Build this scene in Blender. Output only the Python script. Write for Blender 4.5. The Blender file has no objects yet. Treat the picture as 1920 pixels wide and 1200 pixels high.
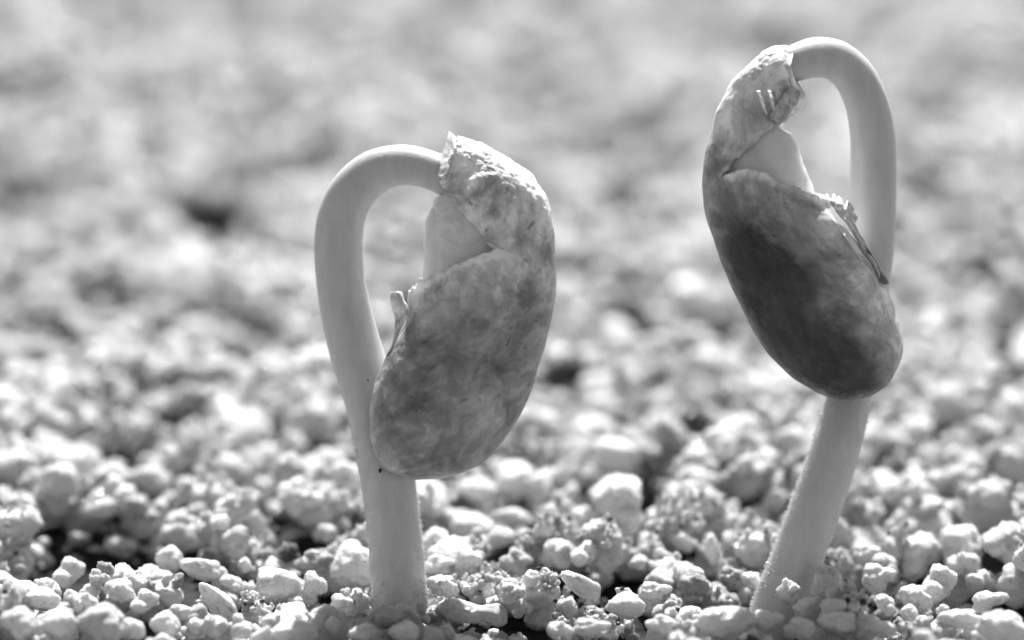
import bpy, bmesh, math, random
import numpy as np
from mathutils import Vector, Matrix, Euler, noise

random.seed(7); rng = np.random.default_rng(7)
S = bpy.context.scene
S.unit_settings.scale_length = 0.01          # one unit is one centimetre
COL = S.collection
R = math.radians

# ---------------------------------------------------------------- camera
PITCH = R(14.0); DIST = 25.0; PXCM = 320.0   # 320 photo pixels per cm in the plane of the seedlings
cp, sp = math.cos(PITCH), math.sin(PITCH)
FWD = Vector((0, cp, -sp)); UP = Vector((0, sp, cp)); RIGHT = Vector((1, 0, 0))
CAM = Vector((0, -DIST * cp + 1.69 * sp, -0.09 + DIST * sp + 1.69 * cp))
cd = bpy.data.cameras.new('camera'); cam = bpy.data.objects.new('camera', cd); COL.objects.link(cam)
cam.location = CAM; cam.rotation_euler = (math.pi / 2 - PITCH, 0, 0)
cd.sensor_width = 36; cd.lens = 36 * PXCM * DIST / 1920
cd.clip_start = 0.5; cd.clip_end = 3000
cd.dof.use_dof = True; cd.dof.focus_distance = DIST - 0.15
cd.dof.aperture_fstop = cd.lens * 1e-3 / 0.74      # entrance pupil 7.4 mm
S.camera = cam

# ---------------------------------------------------------------- light
SUN_EL, SUN_AZ = R(50), R(4)                # behind the seedlings, a touch from the left
w = bpy.data.worlds.new('World'); S.world = w; w.use_nodes = True
nt = w.node_tree; nt.nodes.clear()
sky = nt.nodes.new('ShaderNodeTexSky'); sky.sky_type = 'NISHITA'; sky.sun_disc = False
sky.sun_elevation = SUN_EL; sky.sun_rotation = SUN_AZ
bw = nt.nodes.new('ShaderNodeRGBToBW'); bg = nt.nodes.new('ShaderNodeBackground'); wo = nt.nodes.new('ShaderNodeOutputWorld')
bg.inputs['Strength'].default_value = 0.06
nt.links.new(sky.outputs[0], bw.inputs[0]); nt.links.new(bw.outputs[0], bg.inputs['Color']); nt.links.new(bg.outputs[0], wo.inputs[0])
sd = bpy.data.lights.new('sun', 'SUN'); sd.energy = 5.0; sd.angle = R(0.5)
sun = bpy.data.objects.new('sun', sd); COL.objects.link(sun)
dirv = Vector((math.sin(SUN_AZ) * math.cos(SUN_EL), math.cos(SUN_AZ) * math.cos(SUN_EL), math.sin(SUN_EL)))
sun.rotation_euler = (-dirv).to_track_quat('-Z', 'Y').to_euler(); sun.location = dirv * 60
S.view_settings.view_transform = 'Standard'; S.view_settings.look = 'None'
S.view_settings.exposure = 1.0; S.view_settings.gamma = 1.0
S.cycles.max_bounces = 10; S.cycles.diffuse_bounces = 6; S.cycles.transmission_bounces = 6

def P(px, py, d=0.0):
    """world point seen at photo pixel (px, py), d cm nearer than the plane of the seedlings"""
    r = FWD * DIST + RIGHT * ((px - 960) / PXCM) + UP * ((600 - py) / PXCM)
    return CAM + r * ((DIST - d) / DIST)
def Pn(px, py, d):
    r = (np.array(FWD) * DIST)[None] + ((px - 960) / PXCM)[:, None] * np.array(RIGHT) + ((600 - py) / PXCM)[:, None] * np.array(UP)
    return np.array(CAM)[None] + r * ((DIST - d) / DIST)[:, None]
def toground(px, py, z):
    r = FWD * DIST + RIGHT * ((px - 960) / PXCM) + UP * ((600 - py) / PXCM)
    return CAM + r * ((z - CAM.z) / r.z)
def project(x, y, z):
    q = np.stack([x - CAM.x, y - CAM.y, z - CAM.z], -1)
    f = q @ np.array(FWD)
    return 960 + (q @ np.array(RIGHT)) / f * DIST * PXCM, 600 - (q @ np.array(UP)) / f * DIST * PXCM, f

# ---------------------------------------------------------------- materials
def mat(name):
    m = bpy.data.materials.new(name); m.use_nodes = True
    n = m.node_tree; b = n.nodes['Principled BSDF']; return m, n, b
def N(n, t, **k):
    x = n.nodes.new(t)
    for a, v in k.items():
        if a in ('operation', 'blend_type', 'data_type', 'feature', 'attribute_name', 'clamp', 'noise_dimensions'): setattr(x, a, v)
        else: x.inputs[a.replace('_', ' ')].default_value = v
    return x
def ramp(n, src, pts):
    r = n.nodes.new('ShaderNodeValToRGB'); n.links.new(src, r.inputs[0]); e = r.color_ramp.elements
    while len(e) < len(pts): e.new(0.5)
    for q, (p, v) in zip(e, pts): q.position = p; q.color = (v, v, v, 1)
    return r.outputs[0]
def mult(n, a, b, op='MULTIPLY'):
    m = n.nodes.new('ShaderNodeMath'); m.operation = op
    for i, s in enumerate((a, b)):
        if isinstance(s, (int, float)): m.inputs[i].default_value = s
        else: n.links.new(s, m.inputs[i])
    return m.outputs[0]

def grain_material(name, lo, hi, speck=0.2):
    m, n, b = mat(name); L = n.links
    oi = n.nodes.new('ShaderNodeObjectInfo'); tc = n.nodes.new('ShaderNodeTexCoord')
    off = N(n, 'ShaderNodeVectorMath', operation='ADD'); L.new(tc.outputs['Object'], off.inputs[0])
    sc = mult(n, oi.outputs['Random'], 37.0); L.new(sc, off.inputs[1])
    base = ramp(n, oi.outputs['Random'], [(0.0, lo * 0.45), (0.10, lo * .8), (0.3, lo), (0.6, (lo + hi) / 2), (1.0, hi)])
    n1 = N(n, 'ShaderNodeTexNoise', Scale=2.2, Detail=6, Roughness=0.65); L.new(off.outputs[0], n1.inputs['Vector'])
    stain = ramp(n, n1.outputs[0], [(0.30, 0.5), (0.42, 0.95), (0.7, 1.0)])
    n2 = N(n, 'ShaderNodeTexNoise', Scale=9.0, Detail=3, Roughness=0.5); L.new(off.outputs[0], n2.inputs['Vector'])
    sp_ = ramp(n, n2.outputs[0], [(0.30, 0.08), (0.325, 1.0)])
    n3 = N(n, 'ShaderNodeTexNoise', Scale=1.3, Detail=1); L.new(off.outputs[0], n3.inputs['Vector'])
    v = mult(n, mult(n, base, stain), sp_)
    L.new(v, b.inputs['Base Color'])
    rr = ramp(n, n3.outputs[0], [(0.40, 0.14), (0.58, 0.55)]); L.new(rr, b.inputs['Roughness'])
    b.inputs['Specular IOR Level'].default_value = 0.45
    b.inputs['Subsurface Weight'].default_value = 0.6; b.inputs['Subsurface Scale'].default_value = 0.06
    b.inputs['Subsurface Radius'].default_value = (1, 1, 1)
    n4 = N(n, 'ShaderNodeTexNoise', Scale=6.5, Detail=7, Roughness=0.7); L.new(off.outputs[0], n4.inputs['Vector'])
    bp = n.nodes.new('ShaderNodeBump'); bp.inputs['Strength'].default_value = 0.8; bp.inputs['Distance'].default_value = 0.028
    L.new(n4.outputs[0], bp.inputs['Height']); L.new(bp.outputs[0], b.inputs['Normal'])
    L.new(bp.outputs[0], b.inputs['Coat Normal']); b.inputs['Coat Roughness'].default_value = 0.12
    L.new(ramp(n, n3.outputs[0], [(0.44, 0.7), (0.56, 0.0)]), b.inputs['Coat Weight'])
    return m
M_GRAIN = grain_material('pale_grit', 0.66, 0.88)
M_CLEAN = grain_material('clean_pale_grit', 0.80, 0.86)
M_DARK = grain_material('dark_wet_grit', 0.05, 0.10)
for nn in M_DARK.node_tree.nodes:
    if nn.type == 'BSDF_PRINCIPLED': nn.inputs['Subsurface Weight'].default_value = 0

def soil_material():
    m, n, b = mat('dark_damp_soil'); L = n.links
    tc = n.nodes.new('ShaderNodeTexCoord')
    n1 = N(n, 'ShaderNodeTexNoise', Scale=6.0, Detail=6); L.new(tc.outputs['Object'], n1.inputs['Vector'])
    v = ramp(n, n1.outputs[0], [(0.35, 0.015), (0.6, 0.05)])
    # far beyond the built grains the same grit goes on as one pale cover
    sx = n.nodes.new('ShaderNodeVectorMath'); sx.operation = 'LENGTH'; L.new(tc.outputs['Object'], sx.inputs[0])
    far = N(n, 'ShaderNodeMapRange'); L.new(sx.outputs['Value'], far.inputs[0])
    far.inputs[1].default_value = 28; far.inputs[2].default_value = 36
    n2 = N(n, 'ShaderNodeTexVoronoi', Scale=4.0); L.new(tc.outputs['Object'], n2.inputs['Vector'])
    g = ramp(n, n2.outputs['Distance'], [(0.2, 0.7), (0.55, 0.45), (0.75, 0.12)])
    mx = n.nodes.new('ShaderNodeMix'); mx.data_type = 'RGBA'
    L.new(far.outputs[0], mx.inputs[0]); L.new(v, mx.inputs[6]); L.new(g, mx.inputs[7]); L.new(mx.outputs[2], b.inputs['Base Color'])
    b.inputs['Roughness'].default_value = 1.0; b.inputs['Specular IOR Level'].default_value = 0.05
    bp = n.nodes.new('ShaderNodeBump'); bp.inputs['Distance'].default_value = 0.05; L.new(n1.outputs[0], bp.inputs['Height']); L.new(bp.outputs[0], b.inputs['Normal'])
    return m

def stem_material():
    m, n, b = mat('pale_translucent_stem'); L = n.links
    tc = n.nodes.new('ShaderNodeTexCoord')
    mp = n.nodes.new('ShaderNodeMapping'); mp.inputs['Scale'].default_value = (9, 9, 2.2); L.new(tc.outputs['Object'], mp.inputs[0])
    n1 = N(n, 'ShaderNodeTexNoise', Scale=2.0, Detail=6, Roughness=0.6); L.new(mp.outputs[0], n1.inputs['Vector'])
    L.new(ramp(n, n1.outputs[0], [(0.3, 0.55), (0.7, 0.63)]), b.inputs['Base Color'])
    b.inputs['Roughness'].default_value = 0.42
    b.inputs['Subsurface Weight'].default_value = 0.9; b.inputs['Subsurface Scale'].default_value = 0.11
    b.inputs['Subsurface Radius'].default_value = (1, 1, 1)
    n2 = N(n, 'ShaderNodeTexNoise', Scale=60.0, Detail=3, Roughness=0.6); L.new(tc.outputs['Object'], n2.inputs['Vector'])
    bp = n.nodes.new('ShaderNodeBump'); bp.inputs['Strength'].default_value = 0.25; bp.inputs['Distance'].default_value = 0.01
    L.new(n2.outputs[0], bp.inputs['Height']); L.new(bp.outputs[0], b.inputs['Normal'])
    return m

def coat_material(name, blotch_lo, vein, transl=0.25, marble=0.22):
    """pigment comes with the mesh, sunlit flaps and lip rims painted in (attribute 'pigment'); blotches, veins and pores are added here"""
    m, n, b = mat(name); L = n.links
    at = N(n, 'ShaderNodeAttribute', attribute_name='pigment_light')
    uv = n.nodes.new('ShaderNodeAttribute'); uv.attribute_name = 'pattern'
    dn = N(n, 'ShaderNodeTexNoise', Scale=2.2, Detail=4); L.new(uv.outputs['Vector'], dn.inputs['Vector'])
    ad = N(n, 'ShaderNodeVectorMath', operation='MULTIPLY_ADD'); L.new(dn.outputs['Color'], ad.inputs[0]); ad.inputs[1].default_value = (0.35, 0.35, 0.35); L.new(uv.outputs['Vector'], ad.inputs[2])
    n1 = N(n, 'ShaderNodeTexNoise', Scale=4.2, Detail=7, Roughness=0.62); L.new(ad.outputs[0], n1.inputs['Vector'])
    bl = ramp(n, n1.outputs[0], [(0.36, blotch_lo), (0.44, 0.80), (0.50, 1.0), (0.58, 1.28)])
    mp = n.nodes.new('ShaderNodeMapping'); mp.inputs['Scale'].default_value = (9, 9, 2.2); L.new(ad.outputs[0], mp.inputs[0])
    n2 = N(n, 'ShaderNodeTexNoise', Scale=1.0, Detail=5, Roughness=0.7); L.new(mp.outputs[0], n2.inputs['Vector'])
    ve = ramp(n, n2.outputs[0], [(0.3, 1 - vein), (0.5, 1.0), (0.75, 1 + vein)])
    n3 = N(n, 'ShaderNodeTexNoise', Scale=17.0, Detail=3); L.new(ad.outputs[0], n3.inputs['Vector'])
    sp_ = ramp(n, n3.outputs[0], [(0.26, 0.45), (0.35, 1.0)])
    n5 = N(n, 'ShaderNodeTexNoise', Scale=5.5, Detail=3, Roughness=0.5); L.new(ad.outputs[0], n5.inputs['Vector'])
    rid = mult(n, mult(n, n5.outputs[0], 0.5, 'SUBTRACT'), 0.0, 'ADD'); ab = n.nodes.new('ShaderNodeMath'); ab.operation = 'ABSOLUTE'; L.new(rid, ab.inputs[0])
    ma = ramp(n, ab.outputs[0], [(0.0, 1 + marble), (0.06, 1.0), (0.16, 1 - marble * .5)])
    v = mult(n, mult(n, mult(n, at.outputs['Fac'], bl), ma), mult(n, ve, sp_)); L.new(v, b.inputs['Base Color'])
    b.inputs['Roughness'].default_value = 0.40; b.inputs['Specular IOR Level'].default_value = 0.4
    b.inputs['Subsurface Weight'].default_value = transl; b.inputs['Subsurface Scale'].default_value = 0.06
    b.inputs['Subsurface Radius'].default_value = (1, 1, 1)
    bp = n.nodes.new('ShaderNodeBump'); bp.inputs['Strength'].default_value = 0.5; bp.inputs['Distance'].default_value = 0.015
    hh = mult(n, n1.outputs[0], n2.outputs[0], 'ADD'); L.new(hh, bp.inputs['Height']); L.new(bp.outputs[0], b.inputs['Normal'])
    return m

def cotyledon_material():
    m, n, b = mat('moist_cotyledon'); L = n.links
    uv = n.nodes.new('ShaderNodeAttribute'); uv.attribute_name = 'pattern'
    n1 = N(n, 'ShaderNodeTexNoise', Scale=5.0, Detail=5); L.new(uv.outputs['Vector'], n1.inputs['Vector'])
    L.new(ramp(n, n1.outputs[0], [(0.35, 0.74), (0.65, 0.86)]), b.inputs['Base Color'])
    b.inputs['Roughness'].default_value = 0.33
    b.inputs['Subsurface Weight'].default_value = 1.0; b.inputs['Subsurface Scale'].default_value = 0.16
    b.inputs['Subsurface Radius'].default_value = (1, 1, 1)
    n2 = N(n, 'ShaderNodeTexNoise', Scale=16.0, Detail=4, Roughness=0.6); L.new(uv.outputs['Vector'], n2.inputs['Vector'])
    bp = n.nodes.new('ShaderNodeBump'); bp.inputs['Strength'].default_value = 0.7; bp.inputs['Distance'].default_value = 0.02
    L.new(n2.outputs[0], bp.inputs['Height']); L.new(bp.outputs[0], b.inputs['Normal'])
    return m
M_SOIL = soil_material(); M_STEM = stem_material(); M_COT = cotyledon_material()
M_COAT_L = coat_material('mottled_pale_seed_coat', 0.5, 0.25)
M_COAT_R = coat_material('dark_seed_coat', 0.65, 0.35, 0.15, 0.2)
def simple(name, v, rough=0.6, sss=0.0):
    m, n, b = mat(name); b.inputs['Base Color'].default_value = (v, v, v, 1); b.inputs['Roughness'].default_value = rough
    b.inputs['Subsurface Weight'].default_value = sss; b.inputs['Subsurface Scale'].default_value = 0.03; b.inputs['Subsurface Radius'].default_value = (1, 1, 1)
    return m
M_HAIR = simple('stem_hair', 0.8, 0.5); M_BLACK = simple('black_soil_speck', 0.015, 0.4)

# ---------------------------------------------------------------- mesh helpers
def link(name, me, m, parent=None):
    o = bpy.data.objects.new(name, me); COL.objects.link(o)
    if m is not None and not me.materials: me.materials.append(m)
    if parent is not None: o.parent = parent; o.matrix_parent_inverse = parent.matrix_basis.inverted()
    return o
def mesh(name, v, f, smooth=True):
    me = bpy.data.meshes.new(name); me.from_pydata([tuple(x) for x in v], [], [tuple(x) for x in f]); me.update()
    if smooth: me.polygons.foreach_set('use_smooth', [True] * len(me.polygons))
    return me
def tag(o, label=None, cat=None, group=None, kind=None):
    if label: o['label'] = label
    if cat: o['category'] = cat
    if group: o['group'] = group
    if kind: o['kind'] = kind
    return o
def spline(pts, n):
    """Catmull-Rom through rows of pts, n samples"""
    a = np.array(pts, float); k = len(a)
    d = np.linalg.norm(np.diff(a[:, :2], axis=0), axis=1) ** 0.5; d[d == 0] = 1e-3
    T = np.concatenate([[0], np.cumsum(d)])
    m = np.zeros_like(a)
    for i in range(k):
        if i == 0: m[i] = (a[1] - a[0]) / (T[1] - T[0])
        elif i == k - 1: m[i] = (a[-1] - a[-2]) / (T[-1] - T[-2])
        else:
            h0, h1 = T[i] - T[i - 1], T[i + 1] - T[i]
            m[i] = ((a[i] - a[i - 1]) / h0 * h1 + (a[i + 1] - a[i]) / h1 * h0) / (h0 + h1)
    u = np.linspace(0, T[-1], n); j = np.clip(np.searchsorted(T, u, 'right') - 1, 0, k - 2)
    h = T[j + 1] - T[j]; s = ((u - T[j]) / h)[:, None]; h = h[:, None]
    return (2*s**3-3*s**2+1)*a[j] + (s**3-2*s**2+s)*h*m[j] + (-2*s**3+3*s**2)*a[j+1] + (s**3-s**2)*h*m[j+1]
def linedist(px, py, line):
    d = np.full(px.shape, 1e9); line = np.array(line, float)
    for a, b in zip(line[:-1], line[1:]):
        e = b - a; t = np.clip(((px - a[0]) * e[0] + (py - a[1]) * e[1]) / (e @ e), 0, 1)
        d = np.minimum(d, np.hypot(px - a[0] - t * e[0], py - a[1] - t * e[1]))
    return d
def polydist(px, py, poly):
    """signed distance to polygon in pixels, negative inside"""
    poly = np.array(poly, float); d = np.full(px.shape, 1e9); ins = np.zeros(px.shape, bool)
    for i in range(len(poly)):
        a, b = poly[i], poly[(i + 1) % len(poly)]; e = b - a
        t = np.clip(((px - a[0]) * e[0] + (py - a[1]) * e[1]) / (e @ e), 0, 1)
        d = np.minimum(d, np.hypot(px - a[0] - t * e[0], py - a[1] - t * e[1]))
        if a[1] != b[1]:
            c = ((a[1] > py) != (b[1] > py)) & (px < (b[0] - a[0]) * (py - a[1]) / (b[1] - a[1]) + a[0]); ins ^= c
    return np.where(ins, -d, d)
def vnoise(P3, seed=0, octaves=3, h=0.5):
    off = Vector((seed * 13.7, seed * 5.1, seed * 9.3))
    return np.array([noise.fractal(Vector(p) + off, h, 2.0, octaves) for p in P3])

# ---------------------------------------------------------------- grains: shapes
def ico(sub):
    bm = bmesh.new(); bmesh.ops.create_icosphere(bm, subdivisions=sub, radius=1.0)
    v = np.array([x.co[:] for x in bm.verts]); f = [[q.index for q in p.verts] for p in bm.faces]; bm.free(); return v, f
IC4, IC3, IC2 = ico(5), ico(3), ico(2)
def grain_mesh(name, seed, kind, base):
    v, f = base; r_ = np.random.default_rng(seed)
    if kind == 'lump': cs = [(r_.normal(0, 0.32, 3), r_.uniform(0.45, 0.72)) for _ in range(7)]
    elif kind == 'crumb': cs = [(lambda q: q / np.linalg.norm(q) * r_.uniform(0.30, 0.55))(r_.normal(0, 1, 3)) for _ in range(18)]; cs = [(c, r_.uniform(0.16, 0.5)) for c in cs]
    elif kind == 'bone': cs = [(np.array([x, r_.normal(0, .05), r_.normal(0, .06)]), q) for x, q in ((-.62, .44), (-.35, .38), (-.1, .26), (0.15, .22), (.42, .30), (.66, .42))]
    else: cs = [(r_.normal(0, 0.13, 3), r_.uniform(0.7, 0.85)) for _ in range(4)]
    rad = np.full(len(v), 0.22); k = 9.0 if kind != 'crumb' else 16.0; acc = np.exp(k * rad * 1.0)
    for c, q in cs:
        bq = v @ c; disc = bq ** 2 - (c @ c - q * q)
        t = np.where(disc > 0, bq + np.sqrt(np.maximum(disc, 0)), 0)
        acc += np.exp(k * np.maximum(t, 0)) * (disc > 0)
    rad = np.log(acc) / k
    if kind in ('angular', 'smooth', 'bone'):            # chipped flats
        for _ in range(9 if kind == 'angular' else 8):
            nrm = r_.normal(0, 1, 3); nrm /= np.linalg.norm(nrm); c = r_.uniform(0.55, 0.78) if kind == 'angular' else r_.uniform(.68, .85)
            dd = v @ nrm; lim = np.where(dd > 0.05, c / np.maximum(dd, 0.05), 9)
            rad = -np.log(np.exp(-14 * rad) + np.exp(-14 * lim)) / 14
    amp = {'smooth': .085, 'angular': .07, 'lump': .09, 'crumb': .10, 'bone': .06}[kind]
    p = v * rad[:, None]
    n1 = vnoise(p * 1.7, seed, 3); n2 = vnoise(p * 6.0, seed + 5, 4)
    n3 = vnoise(p * 2.6, seed + 9, 2)
    p = v * (rad * (1 + amp * 1.5 * n1 + amp * 0.9 * n2 * (0.4 + np.clip(n3 + .3, 0, 1.4)))) [:, None]
    p -= (p.max(0) + p.min(0)) / 2; p /= (p.max(0) - p.min(0)) / 2
    return mesh(name, p, f)
KINDS = ['smooth', 'lump', 'angular', 'crumb', 'lump', 'angular', 'bone', 'smooth', 'angular', 'lump', 'crumb', 'crumb', 'lump', 'crumb', 'angular', 'lump']
FINE = []
for i, k in enumerate(KINDS):
    me = grain_mesh('grain', 40 + i, k, ico(4)); me.materials.append(M_GRAIN); FINE.append((k, me))
DARKM = grain_mesh('dark_grain', 91, 'crumb', ico(4)); DARKM.materials.append(M_DARK)
SMALL = []
for i, k in enumerate(['lump', 'angular', 'crumb', 'smooth', 'lump', 'crumb']):
    me = grain_mesh('small_grain', 140 + i, k, ico(3)); me.materials.append(M_GRAIN); SMALL.append(me)
SMALLD = grain_mesh('dark_small_grain', 191, 'crumb', ico(2)); SMALLD.materials.append(M_DARK)
byk = {}
for k, me in FINE: byk.setdefault(k, []).append(me)

# ---------------------------------------------------------------- ground sheet
def gh(x, y):
    """gentle heaps and hollows of the grit"""
    x = np.asarray(x, float); y = np.asarray(y, float)
    far = np.clip((y - 1.0) / 6, 0, 1)
    h = 0.07 * np.sin(x * 1.9 + 0.6 * y + 1.0) * np.cos(y * 1.6 - 0.5 * x) + 0.05 * np.sin(x * 3.3 - y * 2.1 + 2.2)
    h2 = 0.13 * np.sin(x * 1.25 + 1.3 * np.sin(y * .7)) * np.cos(y * 0.85 + 0.8 * np.sin(x * .9)) + .10 * np.sin(2.7 * x + 1.1 * y) * np.sin(1.9 * y - .7 * x)
    pits = 0
    for (cx, cy, s, a) in PITS: pits = pits - a * (1.0 if cy < 4 else 0.6) * np.exp(-((x - cx) ** 2 + (y - cy) ** 2) / (2 * s * s))
    return h * (1 - 0.5 * far) + h2 * far + pits - 0.10
PITS = []
for (px, py, s, a) in [(560, 1010, .16, .30), (1010, 1085, .13, .28), (1556, 1095, .12, .5), (1285, 800, .28, .40), (905, 1180, .10, .25), (1010, 1180, .10, .25), (1440, 1000, .12, .25),
                       (1180, 1030, .14, .25), (585, 850, .16, .30), (460, 605, .35, .4), (75, 650, .3, .3), (380, 390, .5, .35), (1240, 570, .35, .3), (1700, 880, .2, .3), (1740, 1040, .12, .3), (700, 1140, .08, .2), (1880, 560, .3, .25)]:
    q = toground(px, py, 0.0); PITS.append((q.x, q.y, s, a))
xs = np.concatenate([[-1500, -300, -60, -20], np.linspace(-12, 12, 121), [20, 60, 300, 1500]])
ys = np.concatenate([[-1500, -300, -60, -15], np.linspace(-6, 34, 201), [50, 100, 400, 2500]])
X, Y = np.meshgrid(xs, ys); Z = gh(X, Y) - 0.16
nx = len(xs); F = [(j * nx + i, j * nx + i + 1, (j + 1) * nx + i + 1, (j + 1) * nx + i) for j in range(len(ys) - 1) for i in range(nx - 1)]
ground = link('ground', mesh('ground', np.stack([X.ravel(), Y.ravel(), Z.ravel()], 1), F), M_SOIL)
tag(ground, 'pale lumpy grit ground with dark damp gaps under the seedlings', None, None, 'structure')

# ---------------------------------------------------------------- settling the grains
CELL = 0.02; X0, X1, Y0, Y1 = -9.5, 9.5, -3.5, 30.0
NX, NY = int((X1 - X0) / CELL), int((Y1 - Y0) / CELL)
gx = X0 + (np.arange(NX) + .5) * CELL; gy = Y0 + (np.arange(NY) + .5) * CELL
H = gh(*np.meshgrid(gx, gy)).astype(np.float32) - 0.16
def settle(x, y, a, b, sink=0.25, commit=True, z=None):
    """rest an ellipsoid of horizontal radius a and vertical radius b on the height field"""
    i0, i1 = max(0, int((x - a - X0) / CELL)), min(NX, int((x + a - X0) / CELL) + 1)
    j0, j1 = max(0, int((y - a - Y0) / CELL)), min(NY, int((y + a - Y0) / CELL) + 1)
    if i1 <= i0 or j1 <= j0: return None
    sub = H[j0:j1, i0:i1]
    d2 = ((gx[i0:i1] - x)[None] ** 2 + (gy[j0:j1] - y)[:, None] ** 2) / (a * a)
    prof = b * np.sqrt(np.maximum(0, 1 - d2)); ok = d2 < 1
    if not ok.any(): return None
    if z is None: z = float((sub + prof)[ok].max()) * (1 - sink) + float((sub[ok].mean() + b * .8)) * sink
    if commit: sub[ok] = np.maximum(sub[ok], (z + prof)[ok])
    return z

# stems are kept clear of grains: (x, y, radius) at ground level
STEMS = [(P(748, 1150).x, P(748, 1150).y, 0.15), (P(1462, 1120).x, P(1462, 1120).y, 0.16)]

# grains copied from the photograph one by one: centre px, centre py, width px, height px, turn deg, shape, label
HAND = [
 (884,1147,131,48,-4,'bone','long white waisted stone lying across the grit in front, right of the paler seedling stem'),
 (1353,1167,130,60,8,'lump','broad lumpy white stone at the front edge, left of the foot of the taller seedling'),
 (412,1133,108,44,-48,'smooth','long smooth white stone leaning steeply down to the right, alone among rounder crumbs'),
 (1088,1098,84,42,-28,'angular','wedge shaped white stone tapering down to the right, between the two stems'),
 (663,1064,84,78,0,'angular','big blocky pale stone touching the foot of the paler seedling'),
 (543,1037,42,38,0,'DARK','small dark wet crumb sitting in a hollow among white grit'),
 (193,1172,100,80,0,'smooth','biggest rounded white stone at the front edge in the left corner'),
 (1172,1137,74,50,-5,'smooth','squarish rounded white stone between the wedge shaped stone and the broad lumpy one'),
 (1335,1031,30,64,6,'smooth','narrow grey stone standing upright in a dark hollow left of the taller seedling'),
 (895,920,86,46,-14,'smooth','blurred bright white oval stone just behind the paler seedling stem'),
 (1012,917,58,62,0,'smooth','blurred grey rounded stone beside the bright white oval one'),
 (1044,1040,66,60,15,'lump','knobbly white stone dotted with black specks, joined by a second lump'),
 (1760,1097,70,72,0,'lump','large round bumpy stone at right, standing above crumbly lumps'),
 (75,1124,78,44,-6,'smooth','flat topped oval white stone with specks near the left edge'),
 (319,1050,56,54,0,'smooth','round egg like grey white stone standing proud of the grit at left'),
 (1570,1171,74,54,0,'angular','grey shaded blocky stone below the foot of the taller seedling'),
 (481,983,28,54,0,'smooth','small pill shaped pale stone standing upright in a dark gap at left'),
 (731,1157,50,40,0,'angular','small pale shaded stone pressed against the front of the paler stem foot'),
 (1478,1108,44,52,10,'crumb','crumbly pale lump pressed against the front of the taller stem foot'),
 (1573,1000,42,66,0,'crumb','tall crumbly lump standing right behind the taller stem foot'),
 (36,1168,74,60,0,'smooth',0),(113,1172,62,62,0,'smooth',0),(128,1075,60,56,0,'lump',0),(376,1068,76,46,-10,'angular',0),(434,1095,45,34,0,'lump',0),
 (521,1093,88,56,0,'lump',0),(590,1053,76,50,10,'crumb',0),(590,1099,46,54,0,'crumb',0),(459,1060,28,30,0,'smooth',0),(441,1035,34,34,0,'smooth',0),
 (310,1172,60,52,0,'smooth',0),(335,1148,50,30,0,'lump',0),(452,1186,42,34,25,'angular',0),(547,1188,96,48,0,'smooth',0),(625,1173,30,36,15,'smooth',0),
 (503,1166,28,27,0,'smooth',0),(226,1111,60,50,0,'crumb',0),(270,1130,54,46,0,'lump',0),(160,1128,52,46,0,'lump',0),(190,955,68,42,10,'smooth',0),
 (960,970,82,34,-5,'smooth',0),(939,1010,55,46,0,'angular',0),(1098,1040,54,52,-20,'lump',0),(1289,1078,64,46,0,'crumb',0),(760,1186,64,44,0,'smooth',0),
 (812,1194,44,38,0,'lump',0),(1067,1140,34,42,0,'smooth',0),(1198,1057,40,32,0,'smooth',0),(1278,1017,44,42,0,'crumb',0),(961,1117,48,52,0,'crumb',0),
 (968,1053,62,52,0,'crumb',0),(684,1188,66,34,0,'smooth',0),(1716,1123,62,54,0,'crumb',0),(1372,1083,44,44,0,'crumb',0),(1705,1149,36,32,0,'smooth',0),
 (1856,1127,72,38,15,'crumb',0),(1801,1162,86,40,5,'crumb',0),(1669,925,50,50,0,'smooth',0),(1804,1053,64,46,20,'lump',0),(1660,1135,42,42,0,'lump',0),
 (1300,1095,60,46,0,'lump',0),(1648,1085,64,60,0,'crumb',0),(820,1060,70,44,10,'crumb',0),(880,1050,50,46,0,'crumb',0),(830,1100,60,44,0,'crumb',0),
 (1440,1165,60,44,0,'crumb',0),(1500,1180,60,44,0,'lump',0),(1640,1180,80,50,0,'crumb',0),(1880,1180,90,70,0,'crumb',0),(1230,1110,60,40,0,'crumb',0),
 (1240,1170,60,40,0,'crumb',0),(640,1130,44,32,0,'crumb',0),(1410,1090,44,36,0,'crumb',0),(1625,1040,54,44,0,'crumb',0),(1660,1060,50,44,0,'lump',0),
 (250,1180,46,40,0,'lump',0),(400,1175,56,44,0,'lump',0),(1110,1178,70,40,0,'crumb',0),(1050,1180,50,40,0,'lump',0),(980,1140,40,40,0,'crumb',0),
 (640,985,38,34,0,'crumb',0),(610,1000,50,36,0,'lump',0),(1180,970,60,46,0,'smooth',0),(1100,965,56,44,0,'lump',0),(285,900,90,50,-10,'smooth',0),
]
hand_px = []; placed_hand = []
def stage_hand():
    for (px, py, wd, ht, ang, kind, label) in HAND:
        zt = 0.0; q = toground(px, py, 0.12)
        for _ in range(3):
            g = float(gh(q.x, q.y)); zt = max(g, -0.12) + 0.06 + ht / PXCM * 0.40 * (q.y + 25) / 25; q = toground(px, py, zt)
        # pieces that touch a stem stay in front of it or behind it
        sc = (q - CAM).dot(FWD) / DIST
        rx, rz = wd / 2 / PXCM * sc, ht / 2 / PXCM * sc; ry = max(min(rx, rz * 1.15), 0.6 * rz)
        if px in (731, 1478): q = q + (CAM - q).normalized() * 0.30
        hand_px.append((px, py, max(wd, ht) / 2 * .5 + min(wd, ht) / 2 * .5, (q - CAM).dot(FWD)))
        placed_hand.append((q, rx, ry, rz, ang, kind, label))
stage_hand()
HP = np.array(hand_px)

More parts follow.
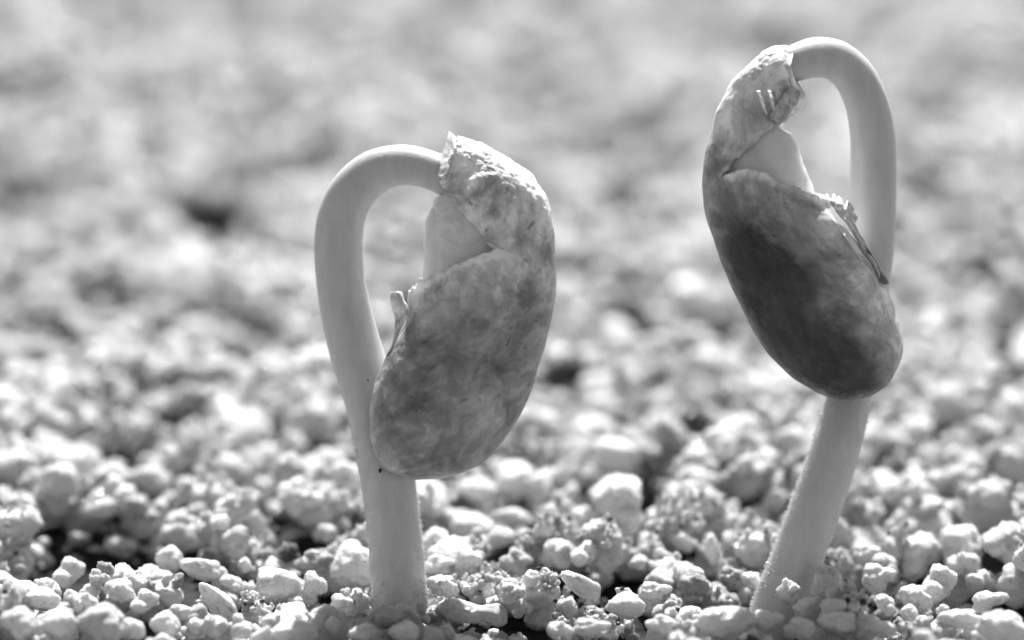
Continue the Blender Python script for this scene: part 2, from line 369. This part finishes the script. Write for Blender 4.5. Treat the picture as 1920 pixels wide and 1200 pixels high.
def occludes(x, y, z, r, tol=0.75):
    px, py, f = project(np.array([x]), np.array([y]), np.array([z])); px, py, f = px[0], py[0], f[0]
    rp = r / f * DIST * PXCM
    dd = np.hypot(HP[:, 0] - px, HP[:, 1] - py)
    return bool(np.any((dd < HP[:, 2] + rp * tol) & (f < HP[:, 3] + HP[:, 2] / PXCM * 0.7)))

grains = []     # (x, y, z, rx, ry, rz, size class)
def clear_of_stems(x, y, r):
    for (sx, sy, sr) in STEMS:
        if (x - sx) ** 2 + (y - sy) ** 2 < (sr + r * 0.75) ** 2: return False
    return True
def blocks_stem(x, y, z, r):
    """do not hide the visible lower stems behind loose grains"""
    if y > 0.3 or y < -3: return False
    px, py, f = project(np.array([x]), np.array([y]), np.array([z])); rp = r / f[0] * DIST * PXCM
    return (690 - rp * .6 < px[0] < 795 + rp * .6 and py[0] - rp < 1128) or (1425 - rp*.6 < px[0] < 1525 + rp*.6 and py[0] - rp < 1085)
def drop(n, rlo, rhi, xr, yr, sink, maxh, cls, mask=None):
    m = 0
    for k in range(n):
        x = rng.uniform(*xr); y = rng.uniform(*yr)
        if mask is not None and not mask(x, y): continue
        r = rlo * (rhi / rlo) ** (rng.random() ** 1.6)
        gap = noise.noise(Vector((x * 1.9, y * 1.5, 11.5))) + .4 * noise.noise(Vector((x * 4.3, y * 3.6, 2.5)))
        if gap > (0.24 if rhi > .16 else 0.10) + max(0, y - 1) * .12: continue
        if rhi < .2 and any((x - a_) ** 2 + (y - b_) ** 2 < (.9 * s_) ** 2 for a_, b_, s_, _ in PITS): continue
        asp = rng.uniform(0.65, 1.0)
        if not clear_of_stems(x, y, r): continue
        z = settle(x, y, r * .92, r * asp, sink, commit=False)
        if z is None or z - float(gh(x, y)) > maxh + r * .5: continue
        if y < 4 and (occludes(x, y, z, r) or blocks_stem(x, y, z, r)): continue
        settle(x, y, r * .92, r * asp, sink, True, z)
        grains.append((x, y, z, r * rng.uniform(.9, 1.25), r * rng.uniform(.8, 1.1), r * asp * 1.05, cls)); m += 1
    return m
for (q, rx, ry, rz, ang, kind, label) in placed_hand:       # the copied grains already lie there
    settle(q.x, q.y, min(rx, max(ry, rz)) * .9, rz * .9, 0, True, q.z)
def patch(x, y): return noise.noise(Vector((x * .55, y * .4, 3.1))) + 0.35 * noise.noise(Vector((x * 1.6, y * 1.4, 7)))
drop(2600, 0.12, 0.20, (-9, 9), (6, 29.5), 0.45, 0.20, 'big')
drop(3200, 0.09, 0.165, (-9, 9), (-3.3, 29.5), 0.40, 0.14, 'big')
drop(6500, 0.07, 0.13, (-9, 9), (-3.3, 29.5), 0.35, 0.16, 'big')
drop(1500, 0.08, 0.17, (-4.5, 4.5), (-1.2, 5.5), 0.30, 0.20, 'big')
drop(6000, 0.05, 0.11, (-9, 9), (-3.3, 20), 0.25, 0.18, 'mid')
drop(4500, 0.03, 0.07, (-4.5, 4.5), (-1.2, 5), 0.15, 0.20, 'mid')
def sandy(x, y): return patch(x * 2, y * 2) > (0.12 if x < -1.7 else -0.04)
drop(8000, 0.014, 0.036, (-4.0, 4.0), (-1.0, 3.0), 0.1, 0.30, 'small', sandy)
drop(24000, 0.007, 0.019, (-3.6, 3.6), (-0.9, 1.4), 0.1, 0.5, 'tiny', sandy)

G = np.array([g[:6] for g in grains]); CL = np.array([g[6] for g in grains])
gpx, gpy, gf = project(G[:, 0], G[:, 1], G[:, 2]); grp = G[:, 3] / gf * DIST * PXCM
inview = (gpx > -20) & (gpx < 1940) & (gpy > -20) & (gpy < 1225)
# the ones that show largest become pieces of their own
score = np.where(inview & (G[:, 1] < 4.0) & (gpy > 880) & (gpy < 1195), grp, 0)
order = np.argsort(-score); n_named = 300 - sum(1 for h in HAND if not h[6]); named = set(order[:n_named].tolist())

def put(me, loc, rot, scl, name, parent=None):
    o = bpy.data.objects.new(name, me); COL.objects.link(o); o.location = loc; o.rotation_euler = rot; o.scale = scl
    if parent is not None: o.parent = parent
    return o
def clean(o):
    if o.data is not DARKM: o.material_slots[0].link = 'OBJECT'; o.material_slots[0].material = M_CLEAN
    return o
hk = 0
for (q, rx, ry, rz, ang, kind, label) in placed_hand:
    me = DARKM if kind == 'DARK' else byk[kind][hk % len(byk[kind])]; hk += 1
    e = Euler((0, R(-ang), 0))
    if label:
        tag(clean(put(me, q, e, (rx * 1.04, ry, rz * 1.04), 'stone')), label, 'stone', 'stones lying in the grit')
    else:
        clean(put(me, q, e, (rx * 1.04, ry, rz * 1.04), 'grain', ground))
for i in named:
    x, y, z, rx, ry, rz, _ = grains[i]
    k, me = FINE[int(rng.integers(len(FINE)))]
    put(DARKM if rng.random() < .012 else me, (x, y, z), (rng.uniform(-.5, .5), rng.uniform(-.5, .5), rng.uniform(0, 6.28)), (rx, ry, rz), 'grain', ground)

def scatter(name, idx, meshes, parent, dark=0.02):
    n = len(idx); me = bpy.data.meshes.new(name); me.from_pydata([tuple(G[i, :3]) for i in idx], [], [])
    a = me.attributes.new('scl', 'FLOAT_VECTOR', 'POINT'); a.data.foreach_set('vector', G[idx][:, 3:6].astype(np.float32).ravel())
    rot = np.stack([rng.uniform(-.7, .7, n), rng.uniform(-.7, .7, n), rng.uniform(0, 6.28, n)], 1)
    a = me.attributes.new('rot', 'FLOAT_VECTOR', 'POINT'); a.data.foreach_set('vector', rot.astype(np.float32).ravel())
    a = me.attributes.new('pick', 'INT', 'POINT')
    pk = rng.integers(0, len(meshes) - 1, n); pk[rng.random(n) < dark] = len(meshes) - 1
    a.data.foreach_set('value', pk.astype(np.int32))
    c = bpy.data.collections.new(name + '_shapes')
    for j, m in enumerate(meshes): c.objects.link(bpy.data.objects.new('%s_%02d' % (name, j), m))
    o = link(name, me, M_GRAIN, parent); tag(o, None, None, None, 'stuff')
    g = bpy.data.node_groups.new(name, 'GeometryNodeTree')
    g.interface.new_socket('Geometry', in_out='INPUT', socket_type='NodeSocketGeometry'); g.interface.new_socket('Geometry', in_out='OUTPUT', socket_type='NodeSocketGeometry')
    gi, go = g.nodes.new('NodeGroupInput'), g.nodes.new('NodeGroupOutput')
    ci = g.nodes.new('GeometryNodeCollectionInfo'); ci.inputs[0].default_value = c; ci.inputs['Separate Children'].default_value = True; ci.inputs['Reset Children'].default_value = True
    ip = g.nodes.new('GeometryNodeInstanceOnPoints'); ip.inputs['Pick Instance'].default_value = True
    def at(nm, ty):
        q = g.nodes.new('GeometryNodeInputNamedAttribute'); q.data_type = ty; q.inputs[0].default_value = nm; return [s for s in q.outputs if s.enabled][0]
    g.links.new(gi.outputs[0], ip.inputs['Points']); g.links.new(ci.outputs[0], ip.inputs['Instance'])
    g.links.new(at('pick', 'INT'), ip.inputs['Instance Index']); g.links.new(at('scl', 'FLOAT_VECTOR'), ip.inputs['Scale'])
    er = g.nodes.new('FunctionNodeEulerToRotation'); g.links.new(at('rot', 'FLOAT_VECTOR'), er.inputs[0]); g.links.new(er.outputs[0], ip.inputs['Rotation'])
    g.links.new(ip.outputs[0], go.inputs[0])
    o.modifiers.new('scatter', 'NODES').node_group = g
    return o
rest = np.array([i for i in range(len(G)) if i not in named])
coarse = rest[(CL[rest] == 'big') | (CL[rest] == 'mid')]; fine = rest[(CL[rest] == 'small') | (CL[rest] == 'tiny')]
scatter('coarse_grit', coarse, [m for _, m in FINE] + [DARKM], ground)
scatter('fine_grit', fine, SMALL + [SMALLD], ground, 0.09)
print('grains', len(G), 'coarse', len(coarse), 'fine', len(fine))

# ---------------------------------------------------------------- seedlings
def tube(name, path, m, parent, depth=None, ns=260, nc=56):
    """path rows: px, py, width px, depth cm"""
    s = spline(path, ns); C = [P(a, b, d) for a, b, w_, d in s]
    v = []; 
    for i in range(ns):
        t = (C[min(i + 1, ns - 1)] - C[max(i - 1, 0)]).normalized()
        a = t.cross(FWD).normalized(); b = t.cross(a).normalized(); r = s[i][2] / 2 / PXCM
        for k in range(nc):
            th = 2 * math.pi * k / nc
            q = a * math.cos(th) + b * math.sin(th)
            rr = r * (1 + 0.010 * noise.noise(Vector((math.cos(th) * 1.1, math.sin(th) * 1.1, i * 0.045))) + 0.004 * noise.noise(Vector((math.cos(th) * 6, math.sin(th) * 6, i * 0.2))))
            v.append(C[i] + q * rr)
    f = [(i * nc + k, i * nc + (k + 1) % nc, (i + 1) * nc + (k + 1) % nc, (i + 1) * nc + k) for i in range(ns - 1) for k in range(nc)]
    f.append(tuple(range(nc))[::-1]); f.append(tuple(range((ns - 1) * nc, ns * nc)))
    return link(name, mesh(name, v, f), m, parent), s, C
def hairs(s, C, parent, n, lo, hi, ln):
    v, f = [], []
    for _ in range(n):
        i = int(random.uniform(lo, hi) * (len(C) - 2)); t = (C[i + 1] - C[i]).normalized()
        a = t.cross(FWD).normalized(); b = t.cross(a).normalized(); th = random.uniform(0, 2 * math.pi)
        q = a * math.cos(th) + b * math.sin(th); base = C[i] + (C[i + 1] - C[i]) * random.random() + q * (s[i][2] / 2 / PXCM - .002)
        L = ln * random.uniform(.4, 1.2); d = (q + t * random.uniform(-.7, .5) + Vector((random.gauss(0, .25), random.gauss(0, .25), random.gauss(0, .25)))).normalized()
        e1 = d.orthogonal().normalized(); e2 = d.cross(e1); r = .0021; k = len(v)
        v += [base + e1 * r, base + (-e1 * .5 + e2 * .87) * r, base + (-e1 * .5 - e2 * .87) * r, base + d * L]
        f += [(k, k + 1, k + 3), (k + 1, k + 2, k + 3), (k + 2, k, k + 3)]
    o = link('stem_hairs', mesh('stem_hairs', v, f), M_HAIR, parent); tag(o, None, None, None, 'stuff'); return o

def clinging(s, C, parent, n, hi):
    v, f = [], []; bv, bf = IC2
    for _ in range(n):
        i = int(hi * random.random() ** 1.5 * (len(C) - 2)) + 2; t = (C[i + 1] - C[i]).normalized()
        a = t.cross(FWD).normalized(); b = t.cross(a).normalized(); th = random.uniform(0, 2 * math.pi)
        q = a * math.cos(th) + b * math.sin(th); c = C[i] + q * (s[i][2] / 2 / PXCM); r = random.uniform(.004, .011); k = len(v)
        w_ = Vector((random.random() * 9, random.random() * 9, 0))
        for p_ in bv: v.append(c + Vector(p_) * r * (1 + .45 * noise.noise(Vector(p_) * 1.3 + w_)))
        f += [(x + k, y + k, z + k) for x, y, z in bf]
    o = link('clinging_grit', mesh('clinging_grit', v, f), M_GRAIN, parent); tag(o, None, None, None, 'stuff')

class Bean:
    """solid between two traced edges A (outer) and B (inner), rounded in depth"""
    def __init__(s, pairs, k, dcen, flat=1.0, nt=330, nc=300):
        a = np.array(pairs, float); s.nt, s.nc = nt, nc
        sp_ = spline(np.concatenate([(a[:, 0:2] + a[:, 2:4]) / 2, a], 1), nt)
        s.A, s.B = sp_[:, 2:4], sp_[:, 4:6]
        th = np.arange(nc) * 2 * math.pi / nc; s.th = th
        M_, Hh = (s.A + s.B) / 2, (s.B - s.A) / 2; hw = np.hypot(*Hh.T)
        c, si = np.cos(th), np.sin(th)
        s.px = M_[:, None, 0] + Hh[:, None, 0] * c[None]; s.py = M_[:, None, 1] + Hh[:, None, 1] * c[None]
        dc = np.interp(np.linspace(0, 1, nt), *zip(*dcen))
        kk = np.interp(np.linspace(0, 1, nt), *zip(*k))
        s.hw = hw; s.d = dc[:, None] + (kk * hw)[:, None] / PXCM * np.sign(si)[None] * np.abs(si)[None] ** flat
        s.T = np.repeat(np.linspace(0, 1, nt)[:, None], nc, 1); s.TH = np.repeat(th[None], nt, 0)
    def xyz(s):
        p = Pn(s.px.ravel(), s.py.ravel(), s.d.ravel()); return p.reshape(s.nt, s.nc, 3)
    def normals(s, p):
        dt = np.gradient(p, axis=0); dth = np.roll(p, -1, 1) - np.roll(p, 1, 1)
        n = np.cross(dt, dth); l = np.linalg.norm(n, axis=2, keepdims=True); n = n / np.maximum(l, 1e-9)
        cen = p.mean(1, keepdims=True); sg = np.sign(((p - cen) * n).sum(2).mean()); return n * sg
    def build(s, name, p, keep, m, parent, attr=None, solid=0.0):
        nt, nc = s.nt, s.nc; idx = np.arange(nt * nc).reshape(nt, nc)
        a, b = idx[:-1], np.roll(idx, -1, 1)[:-1]; c, d = np.roll(idx, -1, 1)[1:], idx[1:]
        fk = (keep[:-1] & np.roll(keep, -1, 1)[:-1] & np.roll(keep, -1, 1)[1:] & keep[1:])
        f = np.stack([a, b, c, d], -1)[fk]
        used = np.unique(f); rm = np.full(nt * nc, -1); rm[used] = np.arange(len(used)); f = rm[f]
        pv = p.reshape(-1, 3)[used]; me = mesh(name, pv, f.tolist())
        cen = (s.A + s.B) / 2; arc = np.concatenate([[0], np.cumsum(np.hypot(*np.diff(cen, axis=0).T))]) / PXCM
        pat = np.stack([np.cos(s.TH) * s.hw[:, None] / PXCM, s.d, np.repeat(arc[:, None], nc, 1)], -1).reshape(-1, 3)[used] + (3.3 if solid else 9.1)
        pa = me.attributes.new('pattern', 'FLOAT_VECTOR', 'POINT'); pa.data.foreach_set('vector', pat.astype(np.float32).ravel())
        if attr is not None:
            at = me.attributes.new('pigment_light', 'FLOAT', 'POINT'); at.data.foreach_set('value', attr.ravel()[used].astype(np.float32))
        o = link(name, me, m, parent)
        if solid:
            md = o.modifiers.new('thickness', 'SOLIDIFY'); md.thickness = solid; md.offset = 0
        return o
def fbm(px, py, d, sc, seed, oc=4):
    q = np.stack([px.ravel() / PXCM * sc, py.ravel() / PXCM * sc, d.ravel() * sc], 1)
    return vnoise(q, seed, oc).reshape(px.shape)
def blob(px, py, cx, cy, rx, ry, ang=0):
    c, s_ = math.cos(R(ang)), math.sin(R(ang)); x, y = px - cx, py - cy
    return np.exp(-(((x * c + y * s_) / rx) ** 2 + ((-x * s_ + y * c) / ry) ** 2))

def ribbon(name, A, B, m, parent, pig_light=0.5, nu=40, nv=14, rough=0.012, seed=1, solid=0.008, curl=0.0):
    """torn scrap of skin between two edges given as px, py, depth"""
    a, b = spline(A, nu), spline(B, nu); v, f, uv = [], [], []
    for i in range(nu):
        for j in range(nv):
            t = j / (nv - 1); q = a[i] * (1 - t) + b[i] * t
            w_ = P(q[0], q[1], q[2] + curl * math.sin(math.pi * t))
            k = noise.noise_vector(Vector((q[0] * .035 + seed, q[1] * .035, t * 1.5))) * rough + noise.noise_vector(Vector((q[0] * .12 + seed, q[1] * .12, t * 4))) * rough * .5
            v.append(w_ + k)
    for i in range(nu - 1):
        for j in range(nv - 1): f.append((i * nv + j, i * nv + j + 1, (i + 1) * nv + j + 1, (i + 1) * nv + j))
    me = mesh(name, v, f); at = me.attributes.new('pigment_light', 'FLOAT', 'POINT'); at.data.foreach_set('value', [pig_light] * len(v))
    pa = me.attributes.new('pattern', 'FLOAT_VECTOR', 'POINT')
    pa.data.foreach_set('vector', np.array([(k % nv / nv * .25 + seed, seed * 1.7, k // nv / nu * .6) for k in range(len(v))], np.float32).ravel())
    o = link(name, me, m, parent); md = o.modifiers.new('thickness', 'SOLIDIFY'); md.thickness = solid; md.offset = 0
    return o

def seedling(label, base_px):
    e = bpy.data.objects.new('bean_seedling', None); COL.objects.link(e); e.location = P(*base_px); e.empty_display_size = .3
    tag(e, label, 'seedling', 'bean seedlings hooked over above the grit'); return e

# ---- the paler seedling
E1 = seedling('shorter hooked seedling whose seed wears a pale mottled torn coat', (748, 1165))
st, s1, C1 = tube('stem', [(752,1240,104,-.0),(752,1160,104,0),(747,1090,104,0),(740,1000,101,0),(727,900,102,0),(712,820,102,-.05),(694,740,103,-.12),(668,660,101,-.16),(648,580,96,-.16),(637,510,92,-.14),
    (635,450,91,-.12),(641,405,90,-.10),(660,362,88,-.07),(694,328,84,-.04),(728,313,79,0),(765,310,76,.03),(800,317,72,.06),(832,330,70,.08),(865,352,66,.06)], M_STEM, E1)
hairs(s1, C1, st, 3200, 0.05, 0.34, .024); hairs(s1, C1, st, 500, 0.34, 0.85, .010)
clinging(s1, C1, st, 70, .12)
PL = [(847,252,822,340),(886,266,830,352),(935,290,828,358),(985,323,808,374),(1022,370,794,403),(1033,430,788,450),(1039,492,787,500),(1036,560,777,556),(1024,625,757,612),
      (1006,690,728,668),(982,757,707,722),(948,815,697,780),(910,858,700,832),(872,882,718,865),(832,893,746,884),(790,896,789,896)]
KL = [(0, .85), (.12, .75), (.3, .62), (.6, .68), (.85, .75), (1, .8)]
DL = [(0, .10), (.3, .12), (.6, .16), (1, .20)]
bean = Bean(PL, KL, DL, .92)
OPEN_L = [(816,330),(822,346),(838,357),(849,378),(865,398),(888,422),(908,455),(926,470),(905,477),(890,480),(857,491),(829,508),(807,521),(788,538),(770,560),(740,575),(700,560),(700,400),(780,345)]
p = bean.xyz(); nrm = bean.normals(p)
nz = fbm(bean.px, bean.py, bean.d, 9, 3); nz2 = fbm(bean.px, bean.py, bean.d, 2.6, 8, 3)
dist = polydist(bean.px + nz * 5, bean.py + fbm(bean.px, bean.py, bean.d, 7, 21) * 5, OPEN_L)
front = (bean.TH < math.pi * 1.0) | (bean.TH > math.pi * 1.75)
front = (np.sin(bean.TH) > -0.75)
cut = (dist < 0) & front
LIP = [(926,472),(905,477),(890,480),(857,491),(829,508),(807,521),(788,538),(770,560)]
lip = np.where(front, np.exp(-(linedist(bean.px, bean.py, LIP) / 11) ** 2), 0)
flap = np.clip((0.34 - bean.T) / .2, 0, 1)
jag = 0.012 + 0.02 * np.abs(fbm(np.cos(bean.TH) * 320, np.sin(bean.TH) * 320, bean.d * 0, 3.5, 5))
keep = (~cut) & (bean.T > jag)
pc = p + nrm * (0.000 + 0.030 * lip + 0.012 * nz2 + (0.004 + .006 * flap) * nz)[..., None]
up = np.clip((640 - bean.py) / 330, 0, 1)  # upper coat is paler, with sunlight on the flap painted into its colour
pig_light = 0.35 + 0.66 * up + 0.05 * nz2 + .14 * nz * (0.3 + up) + 0.65 * lip  # lip term paints in the bright rim that sun gives the torn edge
pig_light -= 0.10 * blob(bean.px, bean.py, 850, 660, 120, 90, -30) + 0.12 * blob(bean.px, bean.py, 850, 860, 80, 40) + .14 * blob(bean.px, bean.py, 915, 430, 40, 38, 35)
pig_light -= .14 * (blob(bean.px, bean.py, 737, 782, 14, 9, 10) + blob(bean.px, bean.py, 905, 605, 10, 15) + blob(bean.px, bean.py, 722, 762, 8, 10) + blob(bean.px, bean.py, 826, 538, 10, 10))
pig_light += .06 * blob(bean.px, bean.py, 740, 660, 26, 70, 28) + .05 * blob(bean.px, bean.py, 985, 500, 40, 120)
pig_light = np.clip(pig_light, .06, .88)
coat = bean.build('seed_coat', pc, keep, M_COAT_L, E1, pig_light, 0.024)
def cotyledon(pairs, k, dc, parent, i0, comp, extra=None):
    q = []
    for i, r_ in enumerate(pairs[i0:]):
        A, B = np.array(r_[:2]), np.array(r_[2:]); m_ = (A + B) / 2; h = (B - A) / 2
        kb = 0.965 if not comp(r_) else 1.0
        q.append((*(m_ - h * .95), *(m_ + h * kb)))
    b = Bean(q, k, dc, .92, 200, 160); pp = b.xyz(); nn = b.normals(pp)
    z = fbm(b.px, b.py, b.d, 5, 31, 3); 
    pp = pp + nn * ((-0.022 + .010 * z) + (extra(b) if extra else 0))[..., None]
    return b.build('cotyledon', pp, np.ones_like(b.T, bool), M_COT, parent)
cotyledon(PL, KL, DL, E1, 2, lambda r_: r_[3] < 540, lambda b: 0.02 * fbm(b.px, b.py, b.d, 14, 5, 3) * blob(b.px, b.py, 850, 420, 45, 50) - .03 * blob(b.px, b.py, 806, 450, 7, 90, -3))
# torn scraps of the coat
ribbon('torn_scrap', [(732,549,.02),(737,580,.03),(740,610,.05),(735,645,.08),(722,688,.12)], [(754,549,.06),(764,575,.12),(770,603,.16),(764,645,.20),(748,690,.24)], M_COAT_L, coat, .42, seed=2, curl=.03)
ribbon('torn_scrap', [(787,520,-.05),(778,545,-.04),(768,575,.0),(757,608,.05)], [(800,530,.12),(796,560,.20),(790,590,.24),(782,622,.28)], M_COAT_L, coat, .45, seed=5, curl=.02)
ribbon('torn_scrap', [(841,250,.0),(838,268,.06),(826,296,.12),(816,325,.14)], [(862,262,.06),(858,282,.2),(846,310,.27),(836,340,.30)], M_COAT_L, coat, .60, seed=9, curl=.03)
for (px, py, r, d, par) in [(713, 882, .011, .155, st), (808, 882, .012, .31, coat), (744, 873, .005, .25, coat), (690, 713, .005, .2, st)]:
    bm = bmesh.new(); bmesh.ops.create_icosphere(bm, subdivisions=2, radius=1)
    for v_ in bm.verts: v_.co *= 1 + .2 * noise.noise(v_.co * 2)
    me = bpy.data.meshes.new('soil_speck'); bm.to_mesh(me); bm.free()
    for v_ in me.vertices: v_.co = P(px, py, d) + Vector((v_.co.x * r, v_.co.y * r * .6, v_.co.z * r * 1.3))
    link('soil_speck', me, M_BLACK, par)

# ---- the taller seedling
E2 = seedling('taller hooked seedling whose seed wears a dark smooth coat', (1465, 1130))
st2, s2, C2 = tube('stem', [(1425,1215,100,0),(1455,1150,100,0),(1474,1100,100,0),(1494,1050,98,0),(1530,948,95,0),(1551,890,93,0),(1568,835,91,0),(1585,765,90,-.08),(1600,690,88,-.18),(1614,610,87,-.24),(1625,530,87,-.26),(1634,450,87,-.25),
    (1637,350,87,-.2),(1635,245,84,-.15),(1622,185,81,-.1),(1597,138,78,-.06),(1565,113,77,-.02),(1530,108,76,.02),(1495,117,70,.05),(1462,130,62,.06),(1425,150,52,.04)], M_STEM, E2)
hairs(s2, C2, st2, 3200, 0.05, 0.36, .024); hairs(s2, C2, st2, 500, 0.36, 0.9, .010)
clinging(s2, C2, st2, 70, .12)
PR = [(1479,85,1488,156),(1450,92,1503,180),(1408,122,1488,207),(1375,156,1470,232),(1353,195,1490,248),(1339,242,1506,282),(1325,290,1521,325),(1320,345,1543,378),(1328,405,1583,425),(1343,450,1618,470),
      (1362,505,1648,515),(1388,565,1668,565),(1416,620,1683,610),(1450,668,1688,655),(1492,707,1676,695),(1535,733,1650,727),(1572,744,1622,742),(1597,746,1598,746)]
KR = [(0, .85), (.12, .75), (.3, .62), (.6, .70), (.85, .8), (1, .85)]
DR = [(0, .06), (.3, .10), (.6, .14), (1, .16)]
bean = Bean(PR, KR, DR, .92)
OPEN_R = [(1466,229),(1440,246),(1411,274),(1379,301),(1358,332),(1367,325),(1387,319),(1417,318),(1437,327),(1463,343),(1487,354),(1516,367),(1546,378),(1600,372),(1590,250),(1510,215)]
p = bean.xyz(); nrm = bean.normals(p)
nz = fbm(bean.px, bean.py, bean.d, 9, 13); nz2 = fbm(bean.px, bean.py, bean.d, 2.6, 18, 3)
dist = polydist(bean.px + nz * 4, bean.py + fbm(bean.px, bean.py, bean.d, 7, 41) * 4, OPEN_R)
front = np.sin(bean.TH) > -0.75
cut = (dist < 0) & front
LIP = [(1367,325),(1387,319),(1417,318),(1437,327),(1463,343),(1487,354),(1516,367),(1546,378)]
lip = np.where(front, np.exp(-(linedist(bean.px, bean.py, LIP) / 11) ** 2), 0)
flap = np.clip((0.30 - bean.T) / .2, 0, 1)
jag = 0.006 + 0.02 * np.abs(fbm(np.cos(bean.TH) * 320, np.sin(bean.TH) * 320, bean.d * 0, 3.5, 15))
keep = (~cut) & (bean.T > jag)
seam = np.exp(-(polydist(bean.px, bean.py, [(1560,392),(1580,428),(1608,466),(1638,508),(1655,536),(1637,509),(1607,467),(1579,429)]).clip(0) / 5) ** 2) * front
pc = p + nrm * (0.000 + 0.030 * lip + 0.012 * nz2 * (.4 + flap) + (0.003 + .004 * flap) * nz - .03 * seam)[..., None]
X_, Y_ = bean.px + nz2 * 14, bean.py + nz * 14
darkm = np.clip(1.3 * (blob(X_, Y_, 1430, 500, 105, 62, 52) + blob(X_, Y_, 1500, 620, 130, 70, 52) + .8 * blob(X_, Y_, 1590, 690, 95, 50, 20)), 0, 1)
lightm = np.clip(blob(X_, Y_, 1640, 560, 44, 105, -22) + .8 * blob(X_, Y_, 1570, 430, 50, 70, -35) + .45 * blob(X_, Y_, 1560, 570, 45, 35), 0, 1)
pig_light = 0.36 + 0.62 * np.clip((320 - bean.py) / 130, 0, 1) + .05 * nz2 + .05 * nz  # paling toward the top is sunlight on the flap, painted into the colour
pig_light = pig_light * (1 - darkm * .87) + lightm * .38 + 0.40 * lip + .06 * blob(bean.px, bean.py, 1420, 370, 80, 30, 20)  # dark and light masks are pigment; lip term is a painted sunlit rim
pig_light -= .30 * blob(X_, Y_, 1455, 165, 36, 22, -5) + .12 * blob(X_, Y_, 1340, 270, 12, 40) 
pig_light = np.clip(pig_light, .03, .88)
coat2 = bean.build('seed_coat', pc, keep, M_COAT_R, E2, pig_light, 0.024)
cotyledon(PR, KR, DR, E2, 2, lambda r_: 230 < r_[3] < 390)
ribbon('torn_scrap', [(1556,378,.1),(1580,412,.14),(1606,452,.18),(1634,494,.2),(1652,528,.2)], [(1566,376,.06),(1591,404,.08),(1616,444,.10),(1641,488,.12),(1657,530,.14)], M_COAT_R, coat2, .55, seed=3, curl=.02)
ribbon('torn_scrap', [(1603,462,.16),(1622,486,.18),(1640,512,.2),(1655,535,.2)], [(1616,452,.14),(1636,480,.14),(1652,505,.14),(1664,532,.14)], M_COAT_R, coat2, .16, seed=13, curl=.01)
for k, (a, b, c, d_) in enumerate([((1556,384),(1549,366),(1562,382),(1556,370)), ((1566,392),(1572,368),(1580,396),(1580,374)), ((1578,398),(1588,378),(1594,404),(1602,392)), ((1586,410),(1600,398),(1600,424),(1606,410)), ((1562,388),(1562,364),(1568,390),(1569,372))]):
    ribbon('torn_scrap', [(*a, .12), ((a[0]+b[0])/2-2, (a[1]+b[1])/2, .10), (*b, .05)], [(*c, .10), ((c[0]+d_[0])/2+2, (c[1]+d_[1])/2, .12), (*d_, .06)], M_COAT_R, coat2, .75, nu=14, nv=6, seed=20 + k, solid=.006, curl=.01)
ribbon('torn_scrap', [(1476,85,.0),(1474,105,.16),(1476,130,.24),(1484,158,.22)], [(1486,88,.02),(1487,108,.20),(1484,130,.27),(1496,166,.25)], M_COAT_R, coat2, .6, seed=31, nu=24, nv=8)
ribbon('torn_scrap', [(1484,158,.22),(1470,176,.26),(1452,200,.26),(1440,222,.24)], [(1500,176,.16),(1494,194,.18),(1478,214,.2),(1462,234,.2)], M_COAT_R, coat2, .42, seed=37, nu=24, nv=10, curl=.02)
for (a, b) in [((1422,170),(1438,214)), ((1442,170),(1452,206))]:
    ribbon('torn_strand', [(a[0]-3,a[1],.27), ((a[0]+b[0])/2-3,(a[1]+b[1])/2,.31), (b[0]-2,b[1],.27)], [(a[0]+3,a[1],.27), ((a[0]+b[0])/2+3,(a[1]+b[1])/2,.31), (b[0]+2,b[1],.27)], M_COAT_R, coat2, .7, nu=16, nv=4, seed=41, rough=.004)
